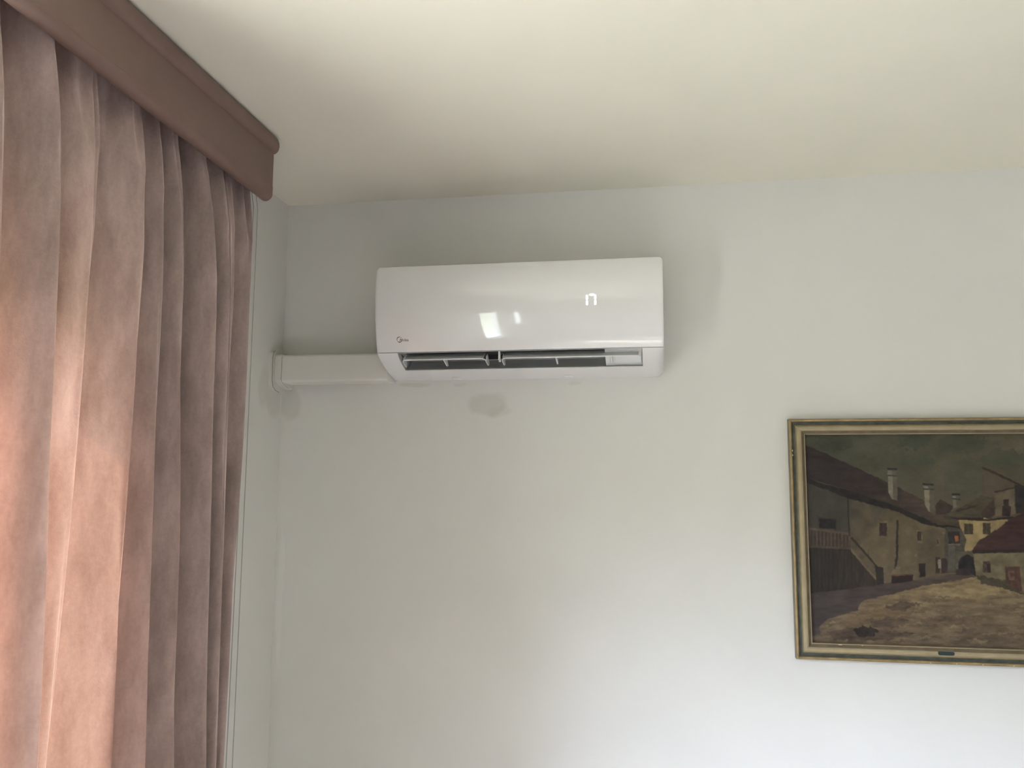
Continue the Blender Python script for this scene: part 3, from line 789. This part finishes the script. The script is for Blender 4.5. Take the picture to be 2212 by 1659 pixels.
    poly([(236, 678), (345, 682), (345, 752), (236, 742)], (36, 33, 34), .12, seed=90, warp=.6)
    poly([(205, 655), (236, 668), (350, 676), (345, 686), (236, 682), (240, 735), (228, 735), (226, 680)], (62, 54, 48), .1, seed=91, warp=.6)
    poly([(140, 735), (440, 778), (440, 872), (140, 855)], (58, 50, 46), .10, seed=92, warp=.6, alpha=.75)
    poly([(140, 733), (440, 776), (440, 790), (140, 748)], (86, 72, 62), .10, seed=93, warp=.5)
    for k in range(12):
        x = 172 + k * 23
        poly([(x, 752 + k * 3), (x + 9, 752 + k * 3), (x + 9, 862), (x, 860)], (84, 70, 61), .14, (8, 30), seed=94 + k, warp=.5)
    poly([(140, 852), (440, 866), (440, 880), (140, 868)], (78, 66, 57), .1, seed=110, warp=.5)
    poly([(436, 785), (448, 800), (600, 978), (606, 1060), (590, 1062), (440, 876)], (88, 78, 63), .10, seed=111, warp=.6)
    poly([(445, 795), (610, 985), (600, 990), (440, 812)], (54, 46, 41), .1, seed=112, warp=.5)
    poly([(440, 870), (604, 1062), (600, 1080), (440, 890)], (104, 90, 72), .1, seed=113, warp=.5)
    poly([(594, 982), (648, 996), (652, 1100), (606, 1108)], (50, 45, 42), .12, (14, 40), seed=114, warp=.6)
    poly([(415, 540), (424, 545), (434, 790), (426, 790)], (44, 40, 38), .1, seed=115, warp=.6)
    for x0, x1, y0, y1 in ((616, 682, 700, 808), (860, 902, 755, 840), (985, 1012, 805, 858), (1028, 1046, 752, 782)):
        poly([(x0, y0), (x1, y0), (x1, y1), (x0, y1)], (104, 90, 72), .1, (20, 20), seed=x0, warp=.8)
        poly([(x0 + 6, y0 + 10), (x1 - 12, y0 + 12), (x1 - 12, y1 - 14), (x0 + 6, y1 - 16)], (54, 43, 41), .2, (12, 14), seed=x0 + 1, warp=.6)
        m_ = (x0 + x1) / 2 - 3
        poly([(m_, y0 + 10), (m_ + 3, y0 + 10), (m_ + 3, y1 - 14), (m_, y1 - 14)], (84, 68, 58), seed=x0 + 2, warp=.5)
    poly([(732, 690), (745, 690), (742, 930), (728, 1010), (716, 1008), (728, 920)], (50, 46, 43), .12, seed=120, warp=.6)
    poly([(700, 1010), (760, 985), (765, 1042), (700, 1048)], (112, 100, 82), .1, seed=121, warp=2, alpha=.7)
    poly([(697, 1046), (838, 1038), (836, 1080), (702, 1102)], (44, 33, 33), .12, seed=122, warp=.6)
    poly([(697, 1042), (838, 1034), (838, 1044), (698, 1053)], (98, 74, 58), .1, seed=123, warp=.5)
    poly([(877, 970), (918, 968), (917, 1055), (880, 1058)], (44, 37, 36), .12, seed=124, warp=.6)
    poly([(980, 928), (1010, 930), (1010, 1032), (984, 1036)], (62, 50, 46), .12, seed=125, warp=.6)
    poly([(1018, 938), (1055, 940), (1055, 1030), (1020, 1034)], (58, 46, 44), .12, seed=126, warp=.6)
    poly([(994, 944), (1016, 944), (1018, 1002), (1000, 1004)], (132, 122, 104), .08, seed=127, warp=.6)
    poly([(848, 905), (862, 908), (860, 930), (850, 928)], (110, 98, 82), seed=128, warp=.8)
    for _ in range(1):                              # wet edges blend a little
        p_ = np.pad(img, ((1, 1), (1, 1), (0, 0)), 'edge')
        img = (p_[1:-1, 1:-1] * 4 + p_[:-2, 1:-1] * 2 + p_[2:, 1:-1] * 2 + p_[1:-1, :-2] * 2 + p_[1:-1, 2:] * 2 + p_[:-2, :-2] + p_[2:, 2:] + p_[:-2, 2:] + p_[2:, :-2]) / 16
    # overall brush grain and canvas weave
    g = 1 + 0.055 * fbm(U / 9, V_ / 5, 200, 2) + 0.03 * np.sin(U * 1.3) * np.sin(V_ * 1.3)
    img_ = np.clip(img * g[..., None], 0, 255) / 255
    lin_ = np.where(img_ <= 0.04045, img_ / 12.92, ((img_ + 0.055) / 1.055) ** 2.4) * PAINT_GAIN
    ny, nx = U.shape
    relief = -0.0125 - 0.0002 * fbm(U / 14, V_ / 7, 300, 3)
    co = np.stack([Xw, relief, Zw], -1).reshape(-1, 3)
    me = bpy.data.meshes.new('canvas')
    idx = np.arange(nx * ny).reshape(ny, nx)
    q = np.stack([idx[:-1, :-1], idx[1:, :-1], idx[1:, 1:], idx[:-1, 1:]], -1).reshape(-1, 4)
    me.vertices.add(nx * ny); me.vertices.foreach_set('co', co.ravel())
    me.loops.add(q.size); me.loops.foreach_set('vertex_index', q.ravel())
    me.polygons.add(len(q)); me.polygons.foreach_set('loop_start', np.arange(0, q.size, 4))
    me.polygons.foreach_set('loop_total', np.full(len(q), 4))
    me.update(calc_edges=True)
    ca = me.color_attributes.new('paint', 'FLOAT_COLOR', 'POINT')
    rgba = np.ones((nx * ny, 4), np.float32); rgba[:, :3] = lin_.reshape(-1, 3)
    ca.data.foreach_set('color', rgba.ravel())
    return me
PAINT_GAIN = 0.88
pm = bpy.data.materials.new('oil paint'); pm.use_nodes = True
pb = pm.node_tree.nodes['Principled BSDF']; at_ = pm.node_tree.nodes.new('ShaderNodeAttribute'); at_.attribute_name = 'paint'
pm.node_tree.links.new(at_.outputs['Color'], pb.inputs['Base Color']); pb.inputs['Roughness'].default_value = 0.55; pb.inputs['Specular IOR Level'].default_value = 0.25
wrap('canvas', paint(), pm, pt, smooth=True)
